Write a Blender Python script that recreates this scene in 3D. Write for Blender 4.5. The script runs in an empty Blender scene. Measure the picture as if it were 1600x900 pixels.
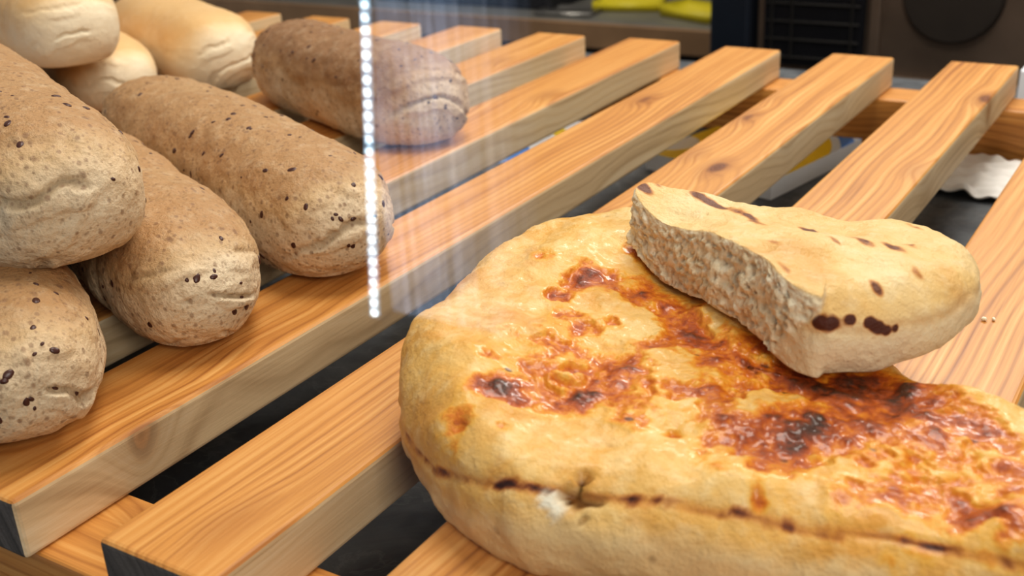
import bpy, bmesh, math, random
from mathutils import Vector, Matrix, noise
import numpy as np
random.seed(4); np.random.seed(4)
S = 0.25            # metres per modelling unit (1 unit = camera height above the rack)
F = 1800.0
AX=Vector((.8489,.1734,-.4993)); AY=Vector((.5257,-.3633,.7693)); AZ=Vector((-.0480,-.9156,-.3996))
def G(u,v,z=0.0):
    """surveyed point of the photo on the horizontal plane z"""
    d=Vector((u-800,v-450,F)); k=(1-z)/-(d.dot(AZ))
    return (d.dot(AX)*k, d.dot(AY)*k)
R3=np.array([list(AX),list(AY),list(AZ)])
def survey(P):
    """prepare lookup of surveyed marks on a modelled surface"""
    c=(np.asarray(P)-np.array([0,0,1.0]))@R3
    return c[:,0]/c[:,2]*F+800, c[:,1]/c[:,2]*F+450, c[:,2]
def pick(sv,P,u,v):
    q=(sv[0]-u)**2+(sv[1]-v)**2
    near=np.where(q<max(36,q.min()*1.5))[0]
    i=near[np.argmin(sv[2][near])]; return P[i]
ROOTS=[]
COL=bpy.context.scene.collection
def link(o,root=True,parent=None):
    COL.objects.link(o)
    if parent is not None: o.parent=parent
    elif root: ROOTS.append(o)
    return o
def empty(name):
    e=bpy.data.objects.new(name,None); e.empty_display_size=.1
    return link(e)
def sstep(a,b,x):
    t=min(1,max(0,(x-a)/(b-a))); return t*t*(3-2*t)
# ---------------------------------------------------------------- node helpers
class M:
    def __init__(s,name):
        s.m=bpy.data.materials.new(name); s.m.use_nodes=True; s.t=s.m.node_tree
        s.b=s.t.nodes['Principled BSDF']; s.out=s.t.nodes['Material Output']
    def n(s,typ,ins=None,**pr):
        nd=s.t.nodes.new('ShaderNode'+typ)
        for k,v in pr.items(): setattr(nd,k,v)
        if ins:
            for k,v in ins.items(): s.set(nd.inputs[k],v)
        return nd
    def set(s,sock,v):
        if isinstance(v,bpy.types.NodeSocket): s.t.links.new(v,sock)
        else: sock.default_value=v
    def math(s,op,a,b=0.0,c=0.0,clamp=False):
        nd=s.t.nodes.new('ShaderNodeMath'); nd.operation=op; nd.use_clamp=clamp
        s.set(nd.inputs[0],a); s.set(nd.inputs[1],b); s.set(nd.inputs[2],c); return nd.outputs[0]
    def co(s): return s.n('TexCoord').outputs['Object']
    def map(s,vec,sc=(1,1,1),loc=(0,0,0)):
        return s.n('Mapping',{'Vector':vec,'Scale':sc,'Location':loc}).outputs[0]
    def noise(s,vec,scale,det=4,rough=.55,dist=0):
        return s.n('TexNoise',{'Vector':vec,'Scale':scale,'Detail':det,'Roughness':rough,'Distortion':dist}).outputs['Fac']
    def ramp(s,fac,stops,interp='LINEAR'):
        nd=s.n('ValToRGB',{'Fac':fac}); e=nd.color_ramp.elements; nd.color_ramp.interpolation=interp
        while len(e)<len(stops): e.new(.5)
        for el,(p,c) in zip(e,stops):
            el.position=p; el.color=(c[0],c[1],c[2],1) if hasattr(c,'__len__') else (c,c,c,1)
        return nd.outputs[0]
    def mix(s,f,a,b,mode='MIX'):
        nd=s.n('Mix',data_type='RGBA',blend_type=mode)
        s.set(nd.inputs[0],f)
        for i,v in ((6,a),(7,b)):
            if not isinstance(v,bpy.types.NodeSocket): v=(v[0],v[1],v[2],1)
            s.set(nd.inputs[i],v)
        return nd.outputs[2]
    def attr(s,name): return s.n('Attribute',attribute_name=name).outputs['Fac']
    def bump(s,h,dist,strength=1.0,prev=None):
        nd=s.n('Bump',{'Height':h,'Distance':dist,'Strength':strength})
        if prev is not None: s.set(nd.inputs['Normal'],prev)
        return nd.outputs[0]
    def fin(s,col=None,rough=None,normal=None,**kw):
        if col is not None: s.set(s.b.inputs['Base Color'],col if isinstance(col,bpy.types.NodeSocket) else (*col,1))
        if rough is not None: s.set(s.b.inputs['Roughness'],rough)
        if normal is not None: s.set(s.b.inputs['Normal'],normal)
        for k,v in kw.items(): s.set(s.b.inputs[k.replace('_',' ')],v)
        return s.m
def plain(name,col,rough=.5,metal=0,nscale=6,amt=.25,**kw):
    m=M(name); f=m.noise(m.co(),nscale,5)
    c=m.mix(f,[x*(1-amt) for x in col],[min(1,x*(1+amt)) for x in col])
    return m.fin(c,rough,None,Metallic=metal,**kw)
def emis(name,col,strength):
    m=M(name); em=m.n('Emission',{'Color':(*col,1),'Strength':strength}); m.t.links.new(em.outputs[0],m.out.inputs[0]); return m.m
# ---------------------------------------------------------------- wood
def wood(name,light,mid,dark,knotc,rough,contrast=1.0,coat=.2):
    m=M(name)
    rnd=m.n('ObjectInfo').outputs['Random']
    off=m.n('CombineXYZ',{'X':m.math('MULTIPLY',rnd,37.0),'Y':m.math('MULTIPLY',rnd,91.0),'Z':m.math('MULTIPLY',rnd,13.0)}).outputs[0]
    co=m.n('VectorMath',{0:m.co(),1:off},operation='ADD').outputs[0]
    kv=m.map(co,(4.2,1.9,1.2))
    warpv=m.n('TexNoise',{'Vector':kv,'Scale':2.5,'Detail':2.0})
    kv2=m.n('VectorMath',{0:kv,1:m.n('VectorMath',{0:warpv.outputs['Color'],'Scale':.14},operation='SCALE').outputs[0]},operation='ADD').outputs[0]
    d=m.n('TexVoronoi',{'Vector':kv2,'Scale':1.0,'Randomness':1.0}).outputs['Distance']
    w=m.math('DIVIDE',1.0,m.math('ADD',1.0,m.math('POWER',m.math('MULTIPLY',d,7.0),2.0)))
    sx=m.n('SeparateXYZ',{0:co})
    low=m.noise(m.map(co,(1.5,.30,1.5)),1.0,2)
    g=m.math('ADD',m.math('ADD',sx.outputs[0],m.math('MULTIPLY',sx.outputs[2],.7)),m.math('MULTIPLY',m.math('SUBTRACT',low,.5),.30))
    g=m.math('ADD',g,m.math('MULTIPLY',w,.09))
    gv=m.n('CombineXYZ',{'X':m.math('MULTIPLY',g,24.0),'Y':m.math('MULTIPLY',sx.outputs[1],.30)}).outputs[0]
    n1=m.noise(gv,1.0,4,.65)
    ring=m.math('ADD',m.math('MULTIPLY',m.math('SINE',m.math('MULTIPLY',g,290.0)),.5),.5)
    ring=m.math('MULTIPLY',m.math('POWER',ring,3.5),m.ramp(m.noise(gv,.35,2),[(.35,.25),(.62,1)]))
    fib=m.noise(m.map(co,(190,4,190)),1.0,3,.6)
    t=m.math('ADD',m.math('MULTIPLY',n1,.95),m.math('MULTIPLY',ring,.22*contrast))
    t=m.math('ADD',t,m.math('MULTIPLY',fib,.30))
    c=m.ramp(t,[(.44,light),(.66,mid),(1.0,dark)])
    big=m.noise(m.map(co,(1.6,.8,1.6)),1.3,3)
    c=m.mix(m.math('MULTIPLY',m.ramp(big,[(.40,0),(.70,1)]),.6),c,mid)
    k=m.ramp(d,[(.065,1),(.11,0)])
    halo=m.ramp(d,[(.08,1),(.26,0)])
    c=m.mix(m.math('MULTIPLY',halo,.5),c,dark)
    kr=m.ramp(m.math('SINE',m.math('MULTIPLY',d,260.0)),[(.0,knotc),(1,[x*1.9 for x in knotc])])
    c=m.mix(m.math('MULTIPLY',k,.9),c,kr)
    nb=m.bump(t,.0008,.5)
    r=m.math('ADD',rough,m.math('MULTIPLY',fib,.15))
    return m.fin(c,r,nb,Coat_Weight=coat,Coat_Roughness=.28)
W_TOP=wood('pine_orange',(.78,.44,.155),(.62,.28,.068),(.27,.082,.014),(.12,.035,.010),.39,1.0,.14)  # orange tone for slat tops and rails
W_SIDE=wood('pine_pale',(.80,.65,.44),(.69,.51,.30),(.38,.24,.12),(.22,.10,.035),.5,.8,.05)  # paler tone for the slat side faces
W_END=wood('pine_end_shaded',(.16,.14,.125),(.10,.085,.075),(.045,.04,.035),(.05,.03,.02),.7,1.0,0)  # shadow grey of the slat ends, painted into the colour
# ---------------------------------------------------------------- basic meshes
def meshobj(name,verts,faces,mats,parent=None,midx=None,smooth=True,root=True):
    me=bpy.data.meshes.new(name); me.from_pydata([tuple(v) for v in verts],[],faces)
    for m in mats: me.materials.append(m)
    if midx is not None: me.polygons.foreach_set('material_index',midx)
    me.polygons.foreach_set('use_smooth',[smooth]*len(me.polygons)); me.update()
    return link(bpy.data.objects.new(name,me),root,parent)
def bm_obj(name,bm,mats,parent=None,smooth=False,root=True):
    me=bpy.data.meshes.new(name); bm.normal_update(); bm.to_mesh(me); bm.free()
    for m in mats: me.materials.append(m)
    if smooth: me.polygons.foreach_set('use_smooth',[True]*len(me.polygons))
    return link(bpy.data.objects.new(name,me),root,parent)
def box(name,a,b,mats,bev=.01,parent=None,seg=2,root=True):
    if not isinstance(mats,list): mats=[mats]
    a=Vector(a); b=Vector(b); c=(a+b)/2; s=b-a
    bm=bmesh.new(); bmesh.ops.create_cube(bm,size=1); bmesh.ops.scale(bm,vec=s,verts=bm.verts)
    if bev: bmesh.ops.bevel(bm,geom=list(bm.edges),offset=bev,segments=seg,profile=.5,affect='EDGES')
    o=bm_obj(name,bm,mats,parent,root=root); o.location=c
    return o
def cyl(name,p,r,h,mat,axis='Z',parent=None,seg=40,r2=None):
    bm=bmesh.new(); bmesh.ops.create_cone(bm,cap_ends=True,segments=seg,radius1=r,radius2=r if r2 is None else r2,depth=h)
    if axis=='Y': bmesh.ops.rotate(bm,matrix=Matrix.Rotation(math.pi/2,3,'X'),verts=bm.verts)
    if axis=='X': bmesh.ops.rotate(bm,matrix=Matrix.Rotation(math.pi/2,3,'Y'),verts=bm.verts)
    o=bm_obj(name,bm,[mat],parent); o.location=p; return o
# ---------------------------------------------------------------- rack
rack=empty('wooden_slat_rack')
TH=.115; PITCH=.437; SW=.236; Y0=.866; Y1=4.39
for i in range(-1,13):
    xr=-.213-PITCH*i; xl=xr-SW
    ya=Y0+random.uniform(-.006,.006); yb=Y1+random.uniform(-.012,.012)
    o=box('slat_%d'%(i+2),(xl,ya,-TH),(xr,yb,random.uniform(-.003,0)),[W_TOP,W_SIDE,W_END],.010,rack,3)
    for p in o.data.polygons:
        n=p.normal
        if n.z>.55: p.material_index=0
        elif abs(n.y)>.8: p.material_index=2
        else: p.material_index=1
ZC=-.30
for nm,ya,yb in (('rail_near',.885,1.082),('rail_far',4.20,4.385)):
    L=6.2; o=box(nm,(-(yb-ya)/2,-L/2,ZC),((yb-ya)/2,L/2,-TH),[W_TOP],.009,rack,3)
    o.rotation_euler=(0,0,math.pi/2); o.location=(-5.55+L/2-.05,(ya+yb)/2,(ZC-TH)/2)
# ---------------------------------------------------------------- slab breads
def closed_spline(pts,n):
    P=[Vector(p) for p in pts]; m=len(P); out=[]
    for i in range(m):
        a,b,c,d=P[i-1],P[i],P[(i+1)%m],P[(i+2)%m]
        for j in range(24):
            t=j/24
            out.append(.5*((2*b)+(c-a)*t+(2*a-5*b+4*c-d)*t*t+(-a+3*b-3*c+d)*t**3))
    L=[0]
    for i in range(len(out)): L.append(L[-1]+(out[(i+1)%len(out)]-out[i]).length)
    res=[];j=0
    for i in range(n):
        s=L[-1]*i/n
        while L[j+1]<s: j+=1
        f=(s-L[j])/(L[j+1]-L[j]); res.append(out[j].lerp(out[(j+1)%len(out)],f))
    return res
def slab(pts,nA,center,H,Rf,fm,K,MS=26,under=.35):
    O=closed_spline(pts,nA); C=Vector(center)
    V=[];ph=[]
    kb=6
    V.append((C.x,C.y,0)); ph.append(-90)
    rows=[]
    def addrow(fn):
        rows.append(len(V))
        for i,o in enumerate(O):
            p,pp=fn(i,o); V.append(p); ph.append(pp)
    def inset(R,phi):
        c=1-math.cos(math.radians(phi)); return R*c*(under if phi<0 else 1)
    for k in range(1,kb):
        def fn(i,o,k=k):
            n=(C-o).normalized(); e=o+n*inset(Rf(i,o),-70)
            q=C.lerp(e,k/kb); return ((q.x,q.y,0),-90)
        addrow(fn)
    for s in range(MS+1):
        phi=-70+160*s/MS
        def fn(i,o,phi=phi):
            n=(C-o).normalized(); sp=math.sin(math.radians(phi))
            q=o+n*inset(Rf(i,o),phi); h=H(q.x,q.y); zm=h*fm
            z=zm+zm*sp/math.sin(math.radians(70)) if phi<0 else zm+(h-zm)*sp
            return ((q.x,q.y,z),phi)
        addrow(fn)
    for k in range(1,K):
        def fn(i,o,k=k):
            n=(C-o).normalized(); e=o+n*Rf(i,o); q=e.lerp(C,k/K)
            return ((q.x,q.y,H(q.x,q.y)),90)
        addrow(fn)
    top=len(V); V.append((C.x,C.y,H(C.x,C.y))); ph.append(90)
    Fc=[]
    for i in range(nA): Fc.append((0,rows[0]+(i+1)%nA,rows[0]+i))
    for a,b in zip(rows[:-1],rows[1:]):
        for i in range(nA):
            j=(i+1)%nA; Fc.append((a+i,a+j,b+j,b+i))
    a=rows[-1]
    for i in range(nA): Fc.append((a+i,a+(i+1)%nA,top))
    idx=[0]+[i for _ in rows for i in range(nA)]+[0]
    return V,Fc,ph,idx
def area2(p): return sum(p[i-1][0]*p[i][1]-p[i][0]*p[i-1][1] for i in range(len(p)))
def setattrs(me,d):
    for k,v in d.items():
        a=me.attributes.new(k,'FLOAT','POINT'); a.data.foreach_set('value',np.array(v,dtype=np.float32))
def vnormals(me):
    a=np.zeros(len(me.vertices)*3,dtype=np.float32); me.vertex_normals.foreach_get('vector',a); return a.reshape(-1,3)
nz=lambda x,y,z,s,o=4: noise.fractal(Vector((x*s,y*s,z*s)),1.0,2.0,o)

# --- focaccia
fo=[(-1.170,1.60),(-1.165,1.82),(-1.06,2.02),(-.88,2.07),(-.68,1.97),(-.50,1.80),(-.37,1.69),(-.25,1.60),(-.1,1.565),(.1,1.55),(.28,1.48),(.37,1.36),(.30,1.24),(.1,1.20),(-.11,1.20),(-.4,1.155),(-.69,1.08),(-.885,1.13),(-1.055,1.27),(-1.135,1.43)]
if area2(fo)<0: fo=fo[::-1]
BLS=[(890,432,22,1.3),(918,420,24,1.6),(872,455,16,.8),(885,480,22,.85),(905,505,24,1.0),(898,535,26,.9),(868,568,30,1.15),(775,600,20,1.5),(812,612,22,1.45),(840,590,26,.6),(925,592,34,1.15),(975,570,36,.95),(1030,598,32,.85),(945,560,30,.85),(890,610,28,.95),
    (965,428,24,1.45),(1000,448,28,1.45),(1045,478,32,1.5),(1075,515,30,1.4),(1110,530,30,1.2),(1150,550,36,1.2),(1030,405,24,1.0),(1070,597,20,1.2),(1100,605,28,.9),(1150,602,28,1.1),(1145,678,32,1.0),(1190,695,36,1.0),(1240,700,34,.8),(1275,655,30,1.2),
    (1290,700,32,.8),(1270,590,36,1.25),(1320,600,36,1.4),(1370,600,36,1.4),(1420,612,34,1.4),(1465,638,26,1.35),(1510,655,24,1.45),(1548,656,18,1.3),(1340,655,42,.85),(1400,720,54,.65),(1480,715,58,.6),(1560,700,50,.55),(1510,795,22,1.0),(1580,805,36,.6),(800,520,22,.6),(770,545,18,.45),(835,515,18,.8),(1210,575,42,1.2),(1440,780,34,.5),
    (778,660,8,1.3),(712,660,8,1.0),(1185,785,8,1.3),(1050,672,9,1.0),(1120,640,18,.7),(1370,640,26,1.1),(720,640,22,.35),(700,700,24,.3),(990,640,26,.45),(1230,640,34,.6),(850,395,18,.4),(1000,385,22,.7),(1420,840,24,.4),(1330,760,26,.35),(1100,730,22,.3),(960,500,16,.5),(1020,530,18,.55)]
def Hf(x,y):
    h=.170+.034*sstep(-.70,-.95,x) if x<-.70 else .170
    h+=.010*math.sin(x*5+1)*math.cos(y*6)
    h+=.026*nz(x,y,.3,4.5,3)
    return h
V,Fc,ph,idx=slab(fo,540,(-.55,1.50),Hf,lambda i,o:.090+.03*sstep(-.9,-.5,o.x),.42,150,30)
me=bpy.data.meshes.new('focaccia'); me.from_pydata(V,[],Fc); me.update()
nr=vnormals(me); P=np.array(V); sv_=survey(P); BL=[]
for u,v,r,wt in BLS:
    q=pick(sv_,P,min(u,1598),v); BL.append((q[0],q[1],q[2],r/790.0,wt))
def patch(x,y,z):
    m=0
    for a,b,c,r,w in BL:
        q=((x-a)**2+(y-b)**2+(z-c)**2*.5)/(r*r)
        if q<6: m+=w*math.exp(-q*.9)
    return 1.7*(1-math.exp(-m/1.5))
bite=pick(sv_,P,906,766); bite2=pick(sv_,P,868,784)
bro=[];seam=[];pale=[];hole=[];hol2=[]
for i,(x,y,z) in enumerate(V):
    pm=patch(x,y,z) if ph[i]>-20 else 0; n1=nz(x,y,z,15,4); n2=nz(x+5,y,z,40,3); n3=nz(x,y+9,z,6,3)
    b=0
    if pm>.02: b=max(0,pm*.92+(.68*n1+.48*n2+.12*n3)*min(1,pm*3))
    ws=46*sstep(-.98,-.62,x)+7*nz(x,y,0,5,3)+2
    sm=math.exp(-((ph[i]-ws)/3.6)**2)*(1 if V[i][2]>.012 else 0)*(1 if y<1.46 else 0)
    bb=sstep(.25,.9,b)
    bl=max(0,nz(x,y,z+7,9,2))
    disp=.0045*n1+.0018*n2+.011*bl*(1-bb)-.008*bb+.006*bb*n1 -.005*sm*(1 if ph[i]>-50 else 0)
    if ph[i]<-60: disp=0
    dd=np.array((x,y,z))
    hd=np.linalg.norm((dd-bite))/.036+.4*n1+.3*n2
    ho=1-sstep(.78,.98,hd)
    h2=1-sstep(.6,1.05,np.linalg.norm(dd-bite2)/.022+.6*n2)
    disp-=.026*ho
    P[i]+=nr[i]*disp
    nn=nz(x,y,z,34,3)
    bro.append(b);seam.append(min(1,sm*(.38+1.5*max(0,nn+.02))*(.60+.40*sstep(-.95,-.7,x))*(1-ho)));hole.append(ho);hol2.append(h2*(1-ho))
    pale.append(1-sstep(-15,10,ph[i]-ws+24+10*n3))
me.vertices.foreach_set('co',P.astype(np.float32).ravel())
setattrs(me,{'bro':bro,'seam':seam,'pale':pale,'hole':hole,'holb':hol2})
m=M('focaccia_crust'); co=m.co()
n1=m.noise(co,5,5); n2=m.noise(co,26,6,.65); n3=m.noise(co,90,4,.6); n4=m.noise(co,12,5,.6)
c=m.ramp(n1,[(.30,(.79,.54,.215)),(.50,(.73,.42,.115)),(.70,(.65,.31,.055))])
c=m.mix(m.ramp(n2,[(.46,0),(.70,.55)]),c,(.83,.66,.37))
c=m.mix(m.ramp(n4,[(.52,0),(.70,.65)]),c,(.64,.28,.04))
c=m.mix(m.math('MULTIPLY',m.attr('pale'),.7),c,(.78,.60,.34))
am=m.math('MINIMUM',m.attr('bro'),.5)
bf=m.math('ADD',m.attr('bro'),m.math('MULTIPLY',m.math('SUBTRACT',n2,.5),m.math('MULTIPLY',am,3.0)))
bf=m.math('ADD',bf,m.math('MULTIPLY',m.math('SUBTRACT',n3,.5),m.math('MULTIPLY',am,2.0)))
bf=m.math('MULTIPLY',bf,.52)
glz=m.ramp(bf,[(.10,(.76,.41,.05)),(.24,(.69,.265,.015)),(.42,(.56,.15,.008)),(.58,(.38,.070,.007)),(.74,(.19,.032,.007)),(.90,(.05,.013,.006))])
c=m.mix(m.ramp(bf,[(.05,0),(.17,.8),(.34,.98)]),c,glz)
sv=m.n('TexVoronoi',{'Vector':m.map(co,(1,1.5,1)),'Scale':19.0,'Randomness':1.0})
spk=m.math('MULTIPLY',m.ramp(sv.outputs['Distance'],[(.10,1),(.17,0)]),m.ramp(m.n('SeparateColor',{0:sv.outputs['Color']}).outputs[0],[(.76,0),(.80,1)]))
spk=m.math('MULTIPLY',spk,m.ramp(m.math('ADD',m.attr('bro'),m.math('MULTIPLY',n4,.3)),[(.15,.2),(.3,1)]))
c=m.mix(m.math('MULTIPLY',spk,.88),c,(.09,.022,.008))
sf=m.math('MULTIPLY',m.attr('seam'),m.math('ADD',.5,n2))
c=m.mix(m.ramp(sf,[(.06,0),(.28,.7),(.6,1)]),c,m.ramp(sf,[(.20,(.54,.20,.028)),(.48,(.27,.07,.012)),(.85,(.05,.014,.008))]))
c=m.mix(m.attr('hole'),c,m.ramp(n2,[(.35,(.52,.32,.12)),(.55,(.27,.12,.03))]))
c=m.mix(m.attr('holb'),c,(.88,.80,.62))
nb=m.bump(n4,.0018,.5); nb=m.bump(n2,.0014,.75,nb); nb=m.bump(n3,.0008,.9,nb)
r=m.math('SUBTRACT',m.ramp(n2,[(.3,.42),(.7,.58)]),m.math('MULTIPLY',m.math('MINIMUM',m.attr('bro'),1.0),.08))
FOC=m.fin(c,r,nb,Coat_Weight=m.math('ADD',.10,m.math('MULTIPLY',m.math('MINIMUM',m.attr('bro'),1.0),.28)),Coat_Roughness=.10,Specular_IOR_Level=.3)
me.materials.append(FOC); me.polygons.foreach_set('use_smooth',[True]*len(me.polygons))
foc=link(bpy.data.objects.new('focaccia_bread',me))

# --- torn slice on top
so=[(-.895,1.80),(-.86,1.755),(-.76,1.690),(-.68,1.630),(-.60,1.58),(-.545,1.54),(-.515,1.515),(-.450,1.485),(-.395,1.520),(-.335,1.580),(-.285,1.665),(-.272,1.76),(-.300,1.85),(-.365,1.92),(-.445,1.945),(-.52,1.930),(-.60,1.895),(-.70,1.875),(-.80,1.870),(-.875,1.85)]
if area2(so)<0: so=so[::-1]
so_n=600
OS=closed_spline(so,so_n)
def crumbness(p,phi):
    x,y=p.x,p.y
    lim=-.515+.080*sstep(-40,62,phi)
    line=(y-1.80)+(x+.895)*(.285/.38)
    if y>1.70: return 1-sstep(.035,.07,line)
    return 1-sstep(lim-.006,lim+.006,x)
CR=[crumbness(p,65) for p in OS]
def Rs(i,o):
    c=CR[i]; back=sstep(1.74,1.86,o.y)
    return (.070*(1-back)+.045*back)*(1-c)+.012*c
def Hs(x,y):
    h=.122+.005*nz(x+3,y,.1,5,2)
    h-=.022*sstep(-.66,-.90,x) if x<-.66 else 0
    h+=.012*math.exp(-((x+.50)**2/.020+(y-1.58)**2/.02))
    h-=.026*sstep(1.64,1.94,y)*sstep(-.68,-.5,x)
    h-=.012*sstep(-.42,-.27,x)
    return h
V,Fc,ph,idx=slab(so,so_n,(-.53,1.72),Hs,Rs,.48,84,44,.4)
me=bpy.data.meshes.new('bread_slice'); me.from_pydata(V,[],Fc); me.update()
nr=vnormals(me); P=np.array(V); cr=[];br=[];se=[];to=[];pit=[]
ZS=.181
PW=P+np.array([0,0,ZS]); sv_=survey(PW)
TB=[(pick(sv_,PW,u,v),r/900) for u,v,r in [(1274,508,7),(1286,504,9),(1300,499,8),(1328,491,6),(1336,494,4),(1364,496,6),(1378,505,8),(1392,511,7),(1404,509,5)]]
TT=[(pick(sv_,PW,u,v),r/900,w) for u,v,r,w in [(1002,300,14,1.4),(1030,306,10,.7),(1085,312,12,.8),(1105,318,12,.9),(1125,322,12,.9),(1150,328,12,.9),(1170,336,12,.8),(1268,362,12,1.0),(1280,368,9,1.0),(1255,356,9,.6),(1210,385,12,.6),(1395,388,14,.7),(1420,385,11,.7),(1370,440,10,.7),(1300,380,10,.6),(1440,430,12,.6),(1350,382,12,.7),(1225,420,12,.5),(1180,350,14,.5),(1320,372,9,.6),(1430,360,12,.5)]]
for i,(x,y,z) in enumerate(V):
    c=(crumbness(OS[idx[i]],ph[i])*(1-sstep(66,88,ph[i]))) if ph[i]>-80 else 0
    n1=nz(x,y,z,16,4); n2=nz(x,y+3,z,60,3); n3=nz(x,y,z+4,30,3)
    disp=.003*n1+.0012*n2
    cell=noise.voronoi(Vector((x*70+2*n3,y*70,z*80)))[0][0]
    cd_=c*(1-.75*sstep(35,75,ph[i]))
    pt=1-min(1,cell*1.9)
    disp=disp*(1-c)+cd_*(.009*n1+.006*n2-.009*pt)
    sm=math.exp(-((ph[i]-14-8*n1)/8)**2)*(1-c)
    disp-=.003*sm
    if ph[i]<-60: disp=min(disp,0)*.3
    P[i]+=nr[i]*disp
    P[i][2]+=Hf(x,y)-.17
    d0=np.array((x,y,z+ZS)); b=0
    for a,r in TB:
        q=float(((d0-a)**2).sum())/(r*r)*(1+.8*n3)
        if q<8: b+=math.exp(-max(0,q))
    t=0
    for a,r,w in TT:
        dx,dy,dz=d0-a; along=(dx*.8+dy*-.6); perp=(dx*.6+dy*.8)
        q=(along**2*.35+perp**2*2.2+dz*dz)/(r*r)
        if q<8: t+=w*math.exp(-q)
    t*=(1-c)
    pit.append(pt*c)
    cr.append(c); br.append(min(1,b*1.5)*(1-c)); se.append(sm*.6); to.append(max(0,min(1,(t+(.45*n3+.3*n1)*min(1,t*2)-.1)*1.3)) if t>.05 else 0)
me.vertices.foreach_set('co',P.astype(np.float32).ravel()); setattrs(me,{'crumb':cr,'burn':br,'seam':se,'toast':to,'pit':pit,'wall':[1-sstep(-10,40,p) for p in ph]})
m=M('slice_bread'); co=m.co()
n1=m.noise(co,6,5); n2=m.noise(co,30,6,.65); n3=m.noise(co,110,4,.65)
c=m.ramp(n1,[(.32,(.80,.59,.30)),(.52,(.76,.50,.20)),(.70,(.68,.38,.12))])
c=m.mix(m.ramp(n2,[(.5,0),(.75,.5)]),c,(.83,.67,.42))
c=m.mix(m.math('MULTIPLY',m.attr('wall'),.75),c,(.82,.71,.50))
tf=m.math('ADD',m.attr('toast'),m.math('MULTIPLY',m.math('SUBTRACT',n2,.5),m.math('MULTIPLY',m.attr('toast'),1.6)),clamp=True)
c=m.mix(m.ramp(tf,[(.08,0),(.4,.75),(.8,.95)]),c,m.ramp(tf,[(.2,(.66,.30,.06)),(.5,(.42,.13,.02)),(.85,(.13,.03,.012))]))
c=m.mix(m.math('MULTIPLY',m.attr('seam'),.4),c,(.62,.32,.09))
c=m.mix(m.ramp(m.math('ADD',m.attr('burn'),m.math('MULTIPLY',m.math('SUBTRACT',n2,.5),.6)),[(.22,0),(.36,.6),(.6,1)]),c,m.ramp(m.attr('burn'),[(.2,(.50,.17,.03)),(.7,(.09,.022,.010))]))
cc=m.ramp(n2,[(.28,(.70,.54,.33)),(.5,(.85,.73,.51)),(.7,(.90,.82,.64))])
cc=m.mix(m.math('MULTIPLY',m.attr('pit'),.55),cc,(.55,.38,.20))
c=m.mix(m.attr('crumb'),c,cc)
nb=m.bump(n2,.0014,.7); nb=m.bump(n3,.0010,.9,nb)
SL=m.fin(c,.55,nb,Coat_Weight=.04,Coat_Roughness=.3,Specular_IOR_Level=.35)
me.materials.append(SL); me.polygons.foreach_set('use_smooth',[True]*len(me.polygons))
sl=link(bpy.data.objects.new('torn_bread_slice',me)); sl.location=(0,0,ZS)

# ---------------------------------------------------------------- loaves
def loafmat(name,top,mid,pale,speck):
    m=M(name); co=m.co()
    n1=m.noise(co,5,5); n2=m.noise(co,30,6,.65); n3=m.noise(co,110,4,.65)
    t=m.math('ADD',m.attr('toast'),m.math('MULTIPLY',m.math('SUBTRACT',n1,.5),.9),clamp=True)
    c=m.ramp(t,[(.05,pale),(.5,mid),(.95,top)])
    k=1.0 if speck else .4
    c=m.mix(m.ramp(n2,[(.5,0),(.8,.45*k)]),c,pale)
    c=m.mix(m.ramp(n3,[(.25,.38*k),(.5,0)]),c,[x*.5 for x in mid])
    c=m.mix(m.math('MULTIPLY',m.attr('crease'),.55*k),c,[x*.5 for x in mid])
    if speck:
        for sc,th,a,st in ((24.0,.12,.70,.62),(52.0,.19,.55,.55),(95.0,.22,.6,.4)):
            sv=m.n('TexVoronoi',{'Vector':m.map(co,(1,1.3,1)),'Scale':sc})
            sp=m.math('MULTIPLY',m.ramp(sv.outputs['Distance'],[(th,1),(th*1.9,0)]),m.ramp(m.n('SeparateColor',{0:sv.outputs['Color']}).outputs[0],[(a,0),(a+.05,1)]))
            c=m.mix(m.math('MULTIPLY',sp,st),c,(.22,.11,.055))
    nb=m.bump(n2,.0018*k,.85); nb=m.bump(n3,.0011*k,.9,nb)
    return m.fin(c,.58,nb,Coat_Weight=.05,Coat_Roughness=.35)
LM=loafmat('seeded_crust',(.47,.265,.115),(.63,.425,.225),(.76,.605,.41),True)
LMD=loafmat('seeded_crust_dark',(.31,.16,.068),(.48,.295,.145),(.68,.53,.36),True)
WM=loafmat('white_crust',(.74,.47,.21),(.84,.62,.36),(.88,.75,.54),False)
SEED=plain('linseed',(.075,.025,.016),.35,nscale=30)
ico=bmesh.new(); bmesh.ops.create_icosphere(ico,subdivisions=2,radius=1); ico.verts.ensure_lookup_table()
IV=[v.co.copy() for v in ico.verts]; IF=[[v.index for v in f.verts] for f in ico.faces]; ico.free()
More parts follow.
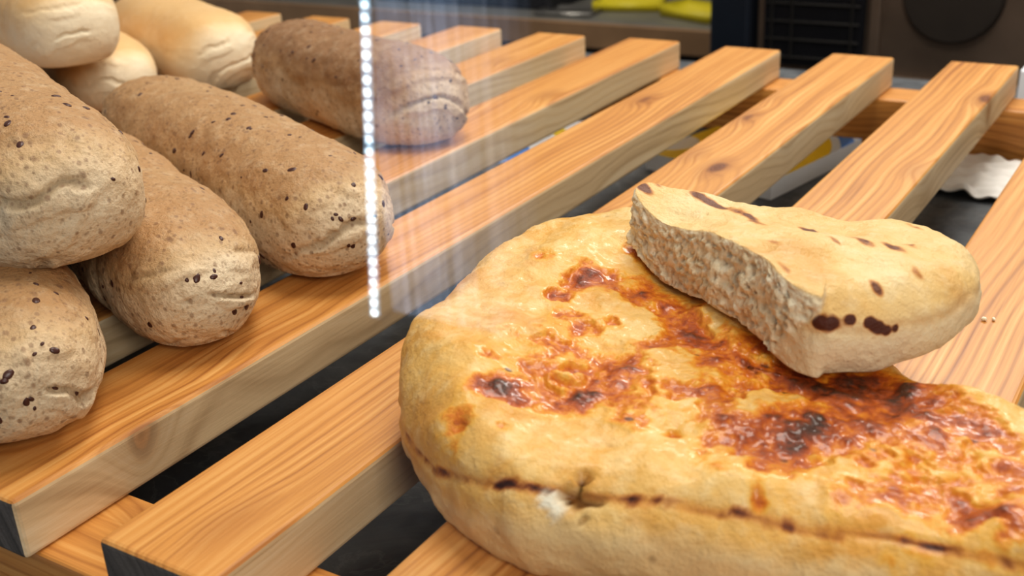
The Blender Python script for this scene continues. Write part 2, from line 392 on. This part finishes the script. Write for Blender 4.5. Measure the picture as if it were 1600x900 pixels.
def loaf(name,tip,ang,L,w,h,seeded,sd,mat=None):
    nU,nV=170,150; V=[];T=[];A=[]
    rs=random.Random(sd); K=1.0 if seeded else .35
    for i in range(nU+1):
        u=-1+2*i/nU; t=math.copysign(1-(1-abs(u))**1.9,u)
        r=max(0,(1-abs(t)**6.0))**(1/2.2)
        e=sstep(.74,1.0,abs(t))
        for j in range(nV):
            a=2*math.pi*j/nV; cy=math.cos(a); cz=math.sin(a)
            y=math.copysign(abs(cy)**.84,cy)*w/2*r; z=math.copysign(abs(cz)**.84,cz)*h/2*r
            if z<-.36*h: z=-.36*h+(z+.36*h)*.35
            V.append([t*L/2,y,z]); T.append(t); A.append((a,r,e))
    Fc=[]
    for i in range(nU):
        for j in range(nV):
            a=i*nV+j;b=i*nV+(j+1)%nV; Fc.append((a,b,b+nV,a+nV))
    me=bpy.data.meshes.new(name); me.from_pydata(V,[],Fc); me.update(); nr=vnormals(me); P=np.array(V); to=[];cs=[]
    o=sd*7.3; k1=rs.uniform(9,13); k2=rs.uniform(.4,1.2)*rs.choice((-1,1)); p0=rs.uniform(0,6); ex=rs.uniform(-.02,.02)
    for i,(x,y,z) in enumerate(V):
        a,r,e=A[i]; n0=nz(x+o,y,z,2.4,2); n1=nz(x+o,y,z,11,4); n2=nz(x+o,y,z,34,3)
        zz=z/(h/2); yy=(y+ex)/(w/2)
        q=math.hypot(yy*.8,zz+.75); th=math.atan2(zz+.75,yy)
        s=math.sin(k1*q+k2*th+p0+2.4*n0+1.2*n1); line=sstep(.80,1.0,s)
        gate=sstep(-.20,.05,nz(x+o+3,y,z,7,2))
        cr=e*line*gate*(1 if zz<.55 else .3)
        lip=e*sstep(.1,.7,math.sin(k1*q+k2*th+p0+2.4*n0+1.2*n1+1.1))*gate
        fl=math.exp(-((z-(.10*h+.05*n0))/.010)**2)*(1-e)*.35*(1 if y<0 else 0)*sstep(-.2,.3,n1+.1)
        rg=math.exp(-((x-L*.27-.03*n0)/.014)**2)*.6*sstep(-.1,.2,n0+.1)
        disp=.014*n0+K*(.0055*n1+.0026*n2)+(.4+.6*K)*(-.011*cr+.0055*lip-.008*fl-.010*rg)
        if z<-.35*h: disp*=.2
        P[i]+=nr[i]*disp
        P[i][1]+=.02*math.sin(x*3+sd)
        top=sstep(-.15*h,.42*h,z+.03*n1)*(1-.8*sstep(.80,1.0,abs(T[i])))
        to.append(max(0,min(1,top+.15*n0))); cs.append(min(1,cr+fl*.8+.4*rg))
    Vv=[tuple(p) for p in P]; nv=len(Vv); midx=[0]*len(Fc)
    if seeded:
        for s in range(240):
            i=rs.randrange(nv)
            if nr[i][2]<-.5: continue
            if rs.random()<.55 and abs(T[i])>.8: continue
            if nz(P[i][0]+o,P[i][1],P[i][2],4,2)<rs.uniform(-.5,.25): continue
            n=Vector(nr[i]); q=n.to_track_quat('Z','Y').to_matrix()@Matrix.Rotation(rs.uniform(0,6.28),3,'Z')
            sc=rs.uniform(.5,1.4); b=len(Vv); p=Vector(P[i])-n*.0012
            for v in IV:
                Vv.append(tuple(p+q@Vector((v.x*.0085*sc,v.y*.0055*sc,v.z*.003))))
            for f in IF: Fc.append(tuple(b+k for k in f)); midx.append(1)
            to+= [0]*len(IV); cs+=[0]*len(IV)
    me2=bpy.data.meshes.new(name); me2.from_pydata(Vv,[],Fc)
    me2.materials.append(mat or (LM if seeded else WM)); me2.materials.append(SEED)
    me2.polygons.foreach_set('material_index',midx); me2.polygons.foreach_set('use_smooth',[True]*len(Fc))
    setattrs(me2,{'toast':to,'crease':cs}); me2.update()
    ob=link(bpy.data.objects.new(name,me2))
    ar=math.radians(ang)
    zmin=min(v[2] for v in Vv[:nv])
    base=tip[2] if len(tip)>2 else 0.0
    ob.location=(tip[0]-math.cos(ar)*L/2,tip[1]-math.sin(ar)*L/2,base-zmin)
    ob.rotation_euler=(0,0,ar)
    return ob
B='seeded_bread_loaf'
loaf(B,(-1.575,.965),-24,1.35,.34,.29,True,1)
loaf(B,(-1.56,1.395),-23,1.30,.32,.29,True,2)
loaf(B,(-1.525,1.80),-21,1.45,.34,.31,True,3)
loaf(B,(-1.655,1.20,.225),-22,1.35,.37,.32,True,4)
loaf(B,(-1.985,2.73),-21,1.07,.34,.31,True,5,LMD)
Wn='white_bread_loaf'
loaf(Wn,(-3.14,3.0),-24,1.0,.36,.32,False,6)
loaf(Wn,(-3.27,2.61),-24,1.0,.34,.28,False,7)
loaf(Wn,(-3.36,2.22),-22,1.0,.34,.28,False,8)
loaf(Wn,(-3.07,2.36,.235),-22,1.0,.36,.31,False,9)
# crumbs
CRM=plain('crumb',(.88,.78,.60),.8,nscale=60)
vs=[];fs=[]
for c in [G(1541,499),G(1549,497)]:
    for _ in range(2):
        b=len(vs); r=random.uniform(.003,.005); p=Vector((c[0]+random.uniform(-.008,.008),c[1]+random.uniform(-.008,.008),r*.6))
        for v in IV: vs.append(tuple(p+v*r*random.uniform(.7,1.2)))
        for f in IF: fs.append(tuple(b+k for k in f))
meshobj('bread_crumbs',vs,fs,[CRM])
# ---------------------------------------------------------------- counter
m=M('slate'); co=m.co(); n1=m.noise(co,3,8,.65,1.5); n2=m.noise(co,22,5)
vein=m.ramp(m.math('ABSOLUTE',m.math('SUBTRACT',m.noise(m.map(co,(1,1,1)),2.6,7,.6,2.0),.5)),[(.0,1),(.02,0)])
c=m.ramp(n1,[(.3,(.040,.045,.053)),(.6,(.115,.123,.13)),(.8,(.22,.23,.23))])
c=m.mix(m.math('MULTIPLY',vein,.25),c,(.28,.28,.27))
SLATE=m.fin(c,m.ramp(n2,[(.3,.35),(.7,.6)]),m.bump(n1,.001,.5))
CAB=plain('dark_cabinet',(.02,.02,.025),.5)
ctr=empty('display_counter')
box('slate_top',(-6.5,.45,ZC-.12),(2.2,5.3,ZC),SLATE,.01,ctr)
box('cabinet',(-6.4,.6,-4.1),(2.1,5.15,ZC-.12),CAB,.01,ctr)
def quadprism(name,cor,z0,z1,mats,parent=None):
    vs=[(x,y,z0) for x,y in cor]+[(x,y,z1) for x,y in cor]
    n=len(cor); fs=[tuple(range(n))[::-1],tuple(range(n,2*n))]+[(i,(i+1)%n,n+(i+1)%n,n+i) for i in range(n)]
    return meshobj(name,vs,fs,mats,parent,[0,1]+[0]*n,False)
PAP=plain('paper_white',(.88,.90,.93),.5,amt=.04)
def magmat(name,cx,cy,st):
    m=M(name); co=m.co(); s=m.n('SeparateXYZ',{0:co})
    dx=m.math('SUBTRACT',s.outputs[0],cx); dy=m.math('SUBTRACT',s.outputs[1],cy)
    r=m.math('SQRT',m.math('ADD',m.math('MULTIPLY',dx,dx),m.math('MULTIPLY',dy,dy)))
    return m.fin(m.ramp(r,st,'CONSTANT'),.3)
W_=(.88,.90,.93);Y_=(.95,.70,.04);B_=(.12,.36,.92);LB=(.75,.84,.96)
c4=[G(1010,252,-.27),G(1205,300,-.27),G(1346,231,-.27),G(1120,211,-.27)]
q0=G(1050,236,-.27)
quadprism('magazine',c4,ZC+.001,-.235,[PAP,magmat('mag_cover',q0[0],q0[1],[(0,W_),(.10,Y_),(.34,W_),(.40,Y_),(.57,LB),(.60,B_),(.65,LB),(.67,B_)])])
c5=[G(750,262,-.28),G(838,246,-.28),G(925,190,-.28),G(830,196,-.28)]
c5=[(x,min(y,4.15)) for x,y in c5]
quadprism('magazine',c5,ZC+.001,-.275,[PAP,magmat('mag_cover_b',-2.45,3.45,[(0,W_),(.2,B_),(.27,W_),(.42,Y_),(.5,W_)])])
vs=[];fs=[];n=48
cx,cy=G(1560,262,-.28)
for i in range(n+1):
    for j in range(n+1):
        a=i/n-.5;b=j/n-.5
        x=a*.56+.03*noise.noise(Vector((b*6,1,0)));y=b*.40+.03*noise.noise(Vector((a*6,4,0)))
        z=.022+.03*abs(noise.noise(Vector((a*5,b*5,2))))+.02*noise.noise(Vector((a*11,b*8,5)))
        vs.append((x,y,max(.004,z)))
for i in range(n):
    for j in range(n): a=i*(n+1)+j; fs.append((a,a+n+1,a+n+2,a+1))
cl=meshobj('white_cloth_napkin',vs,fs,[plain('cloth',(.86,.83,.79),.8,nscale=80,amt=.06)]); cl.location=(cx,min(cy,3.94),ZC); cl.rotation_euler=(0,0,-.1)
md=cl.modifiers.new('s','SOLIDIFY'); md.thickness=.006
x,y=G(1600,165,ZC+.02)
box('paper_stack',(x-.03,max(y,4.42),ZC),(x+.35,max(y,4.42)+.35,ZC+.16),PAP,.006)
# ---------------------------------------------------------------- kitchen background
FLOORZ=-4.1
m=M('floor_tiles'); co=m.co(); br=m.n('TexBrick',{'Vector':co,'Color1':(.06,.055,.05,1),'Color2':(.08,.07,.065,1),'Mortar':(.03,.03,.03,1),'Scale':.8,'Mortar Size':.01},offset=0.0)
FL=m.fin(br.outputs['Color'],.4)
box('floor',(-18,-8,FLOORZ-.2),(8,14,FLOORZ),FL,0)
box('wall_back',(-18,13,FLOORZ),(8,13.3,6),plain('wall_dark',(.06,.05,.045),.7),0)
cab=empty('kitchen_counter')
STEEL=plain('brushed_steel',(.42,.40,.37),.32,.9,nscale=3,amt=.3)
BRN=plain('counter_edge_wood',(.36,.22,.12),.45,nscale=3,amt=.35)
GREY=plain('worktop_grey',(.20,.19,.17),.4,nscale=3,amt=.35)
box('worktop',(-13,9.0,-1.0),(-2.95,11.5,-.93),GREY,.01,cab)
box('edge',(-13,8.95,-1.16),(-2.95,9.02,-.94),BRN,.01,cab)
box('carcass',(-12.9,9.1,FLOORZ),(-3.0,11.4,-1.0),CAB,.01,cab)
for i in range(8):
    box('door_panel_%d'%i,(-12.7+i*1.22,9.04,FLOORZ+.3),(-11.6+i*1.22,9.1,-1.25),plain('panel_%d'%i,(.035,.03,.03),.5),.02,cab)
YEL=plain('yellow_plastic',(.80,.66,.03),.35,amt=.12)
def tray(name,c,sx,sy,h,mat,rot=0):
    bm=bmesh.new(); bmesh.ops.create_cube(bm,size=1); bmesh.ops.scale(bm,vec=(sx,sy,h),verts=bm.verts)
    top=[f for f in bm.faces if f.normal.z>.5]
    r=bmesh.ops.inset_region(bm,faces=top,thickness=.04); bmesh.ops.translate(bm,verts=top[0].verts,vec=(0,0,-h*.7))
    bmesh.ops.bevel(bm,geom=list(bm.edges),offset=.012,segments=2,affect='EDGES')
    o=bm_obj(name,bm,[mat],None,True); o.location=(c[0],c[1],-.929+h/2); o.rotation_euler=(0,0,rot)
tray('yellow_tray',G(985,12,-.93),.62,.42,.10,YEL,.25)
tray('yellow_tray',G(1090,27,-.93),.60,.36,.12,YEL,-.4)
tray('steel_pan',G(890,20,-.93),.55,.4,.05,STEEL,.1)
GR=plain('leaf_green',(.03,.09,.015),.5,nscale=8,amt=.6)
vs=[];fs=[]
gx,gy=G(740,8,-.93)
for k in range(60):
    b=len(vs); p=Vector((random.uniform(-1.0,.75),random.uniform(-.2,.5),random.uniform(.14,.3))); r=random.uniform(.06,.13)
    rot=Matrix.Rotation(random.uniform(0,6),3,'Z')@Matrix.Rotation(random.uniform(-.7,.7),3,'X')
    for v in IV: vs.append(tuple(p+rot@Vector((v.x*r,v.y*r*1.6,v.z*r*.35))))
    for f in IF: fs.append(tuple(b+q for q in f))
cr_=empty('crate_of_greens'); cr_.location=(gx,gy+.3,-.925)
meshobj('greens',vs,fs,[GR],cr_)
box('crate',(-1.15,-.35,0),(.9,.65,.14),CAB,.02,cr_)
ov=empty('oven')
OVS=plain('oven_steel',(.24,.175,.13),.4,.6,nscale=1.6,amt=.65)
BLK=plain('oven_black',(.012,.012,.015),.25)
NAVY=plain('oven_side',(.012,.018,.03),.4)
BAR=plain('oven_wire',(.06,.055,.05),.4,.8)
box('body',(-2.62,7.05,-.78),(.6,9.0,1.2),OVS,.02,ov)
box('side_panel',(-2.90,6.95,-.95),(-2.64,8.9,1.2),NAVY,.02,ov)
box('door_glass',(-2.56,7.0,-.70),(-1.93,7.05,.9),BLK,.02,ov)
for z in np.arange(-.64,.8,.11):
    cyl('rack_bar',(-2.245,6.985,z),.006,.58,BAR,'X',ov,10)
for x in (-2.5,-2.37,-2.0): cyl('rack_post',(x,6.98,.1),.007,1.5,BAR,'Z',ov,10)
bm=bmesh.new(); bmesh.ops.create_cone(bm,cap_ends=True,segments=64,radius1=.29,radius2=.27,depth=.05); bmesh.ops.rotate(bm,matrix=Matrix.Rotation(math.pi/2,3,'X'),verts=bm.verts)
o=bm_obj('round_port',bm,[plain('port_dark',(.035,.026,.02),.5)],ov); o.location=(-1.44,7.03,-.22)
box('door_frame',(-1.90,7.0,-.72),(-1.84,7.06,.9),OVS,.01,ov)
box('lower_rail',(-2.6,6.98,-.77),(.55,7.05,-.72),OVS,.01,ov)
box('stand',(-2.85,7.2,FLOORZ),(.55,8.9,-.78),CAB,.02,ov)
# ---------------------------------------------------------------- display glass + added haze window, light strip behind the viewer
m=M('display_glass'); t=m.t
tr=m.n('BsdfTransparent',{'Color':(1,1,1,1)}); gl=m.n('BsdfGlossy',{'Roughness':.0,'Color':(1,1,1,1)})
mx=m.n('MixShader',{0:.06,1:tr.outputs[0],2:gl.outputs[0]}); t.links.new(mx.outputs[0],m.out.inputs[0])
m2=M('display_glass_clear'); tr=m2.n('BsdfTransparent',{'Color':(1,1,1,1)}); m2.t.links.new(tr.outputs[0],m2.out.inputs[0])
gp=box('display_glass_pane',(-5.5,.70,ZC),(2.0,.72,2.6),[m.m,m2.m],0)
for p in gp.data.polygons: p.material_index=0 if p.normal.y<-.5 else 1
wallm=plain('wall_shop',(.05,.045,.04),.8)
WY=-6.6
wx0,wx1,wz0=-6.60,-4.85,-3.66
win=empty('haze_window')  # unseen glowing window, added to put a haze reflection in the glass
m=M('haze_window_glow'); co=m.co()
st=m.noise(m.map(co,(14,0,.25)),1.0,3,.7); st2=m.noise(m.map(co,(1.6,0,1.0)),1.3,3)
e=m.ramp(st,[(.40,(.16,.25,.38)),(.58,(.46,.60,.86)),(.72,(1,1.0,1.1))])  # haze streaks painted into the emission colour
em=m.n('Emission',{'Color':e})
fall=m.ramp(m.n('SeparateXYZ',{0:co}).outputs[0],[(0,1),(.82,0)])  # painted fade of the glow, softens the haze towards its right edge
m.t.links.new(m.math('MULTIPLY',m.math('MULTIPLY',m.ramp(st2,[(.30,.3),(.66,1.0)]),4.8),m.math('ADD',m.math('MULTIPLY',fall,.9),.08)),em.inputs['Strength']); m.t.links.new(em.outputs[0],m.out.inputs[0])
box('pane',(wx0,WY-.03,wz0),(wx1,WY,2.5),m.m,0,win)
FR=plain('frame_grey',(.10,.10,.11),.5)
box('frame_r',(wx1,WY-.05,wz0-.1),(wx1+.1,WY+.05,2.6),FR,.01,win)
box('frame_b',(wx0-.1,WY-.05,wz0-.12),(wx1+.1,WY+.05,wz0),FR,.01,win)
box('wall_front_left',(-18,WY-.3,FLOORZ),(wx0-.1,WY-.05,6),wallm,0)
box('wall_front_right',(wx1+.1,WY-.3,FLOORZ),(8,WY-.05,6),wallm,0)
box('wall_front_sill',(wx0-.1,WY-.3,FLOORZ),(wx1+.1,WY-.05,wz0-.12),wallm,0)
led=empty('led_light_strip')
box('channel',(-.055,-.03,0),(.055,0,5.6),FR,.005,led)
vs=[];fs=[]
zz=.03
while zz<5.5:
    b=len(vs)
    for v in IV: vs.append((v.x*.040,v.y*.02+.012,v.z*.036+zz))
    for f in IF: fs.append(tuple(b+q for q in f))
    zz+=.108
meshobj('diodes',vs,fs,[emis('led',(.72,.90,1),30.0)],led)
box('diffuser',(-.055,0,0),(.055,.01,5.6),emis('led_diffuser',(.45,.72,1),7.0),0,led)
led.location=(-6.54,WY+.34,-3.56); led.rotation_euler=(0,math.radians(4.9),0)
box('base',(-.12,-.12,-.54),(.12,.05,0),FR,.01,led)
# ---------------------------------------------------------------- lights
def area(name,loc,tgt,sx,sy,e,col):
    l=bpy.data.lights.new(name,'AREA'); l.shape='RECTANGLE'; l.size=sx; l.size_y=sy; l.energy=e; l.color=col
    o=bpy.data.objects.new(name,l); o.location=Vector(loc)*S
    o.rotation_euler=(Vector(tgt)-Vector(loc)).to_track_quat('-Z','Y').to_euler(); COL.objects.link(o)
area('ceiling_panel_light',(-1.2,2.8,5.2),(-1.5,2.2,0),.55,.45,10.0,(1,.96,.88))
area('shop_spot_light',(3.0,-1.6,3.0),(-1.1,1.9,0),.45,.45,8.3,(1,.98,.93))
area('kitchen_light',(-1.0,6.6,3.6),(-1.0,2.0,0),.8,.15,9.3,(1,.98,.93))
area('kitchen_back_light',(-4,7.5,5),(-3.8,9.5,-1),1.2,.5,7,(1,.95,.85))
w=bpy.data.worlds.new('w'); bpy.context.scene.world=w; w.use_nodes=True
w.node_tree.nodes['Background'].inputs[0].default_value=(1,.97,.93,1); w.node_tree.nodes['Background'].inputs[1].default_value=.35
# ---------------------------------------------------------------- scale to metres, camera
for o in ROOTS:
    o.location=o.location*S; o.scale=(S,S,S)
cd=bpy.data.cameras.new('camera'); cam=bpy.data.objects.new('camera',cd); COL.objects.link(cam)
cd.sensor_width=36; cd.lens=F/1600*36; cd.clip_start=.01
r=Vector((AX.x,AY.x,AZ.x)).normalized(); bk=-Vector((AX.z,AY.z,AZ.z)).normalized(); up=bk.cross(r).normalized(); r=up.cross(bk)
cam.matrix_world=Matrix.Translation((0,0,S))@Matrix((r,up,bk)).transposed().to_4x4()
cd.dof.use_dof=True; cd.dof.focus_distance=2.15*S; cd.dof.aperture_fstop=12
bpy.context.scene.camera=cam
vs_=bpy.context.scene.view_settings
vs_.view_transform='Standard'
try: vs_.look='Medium High Contrast'
except Exception: pass
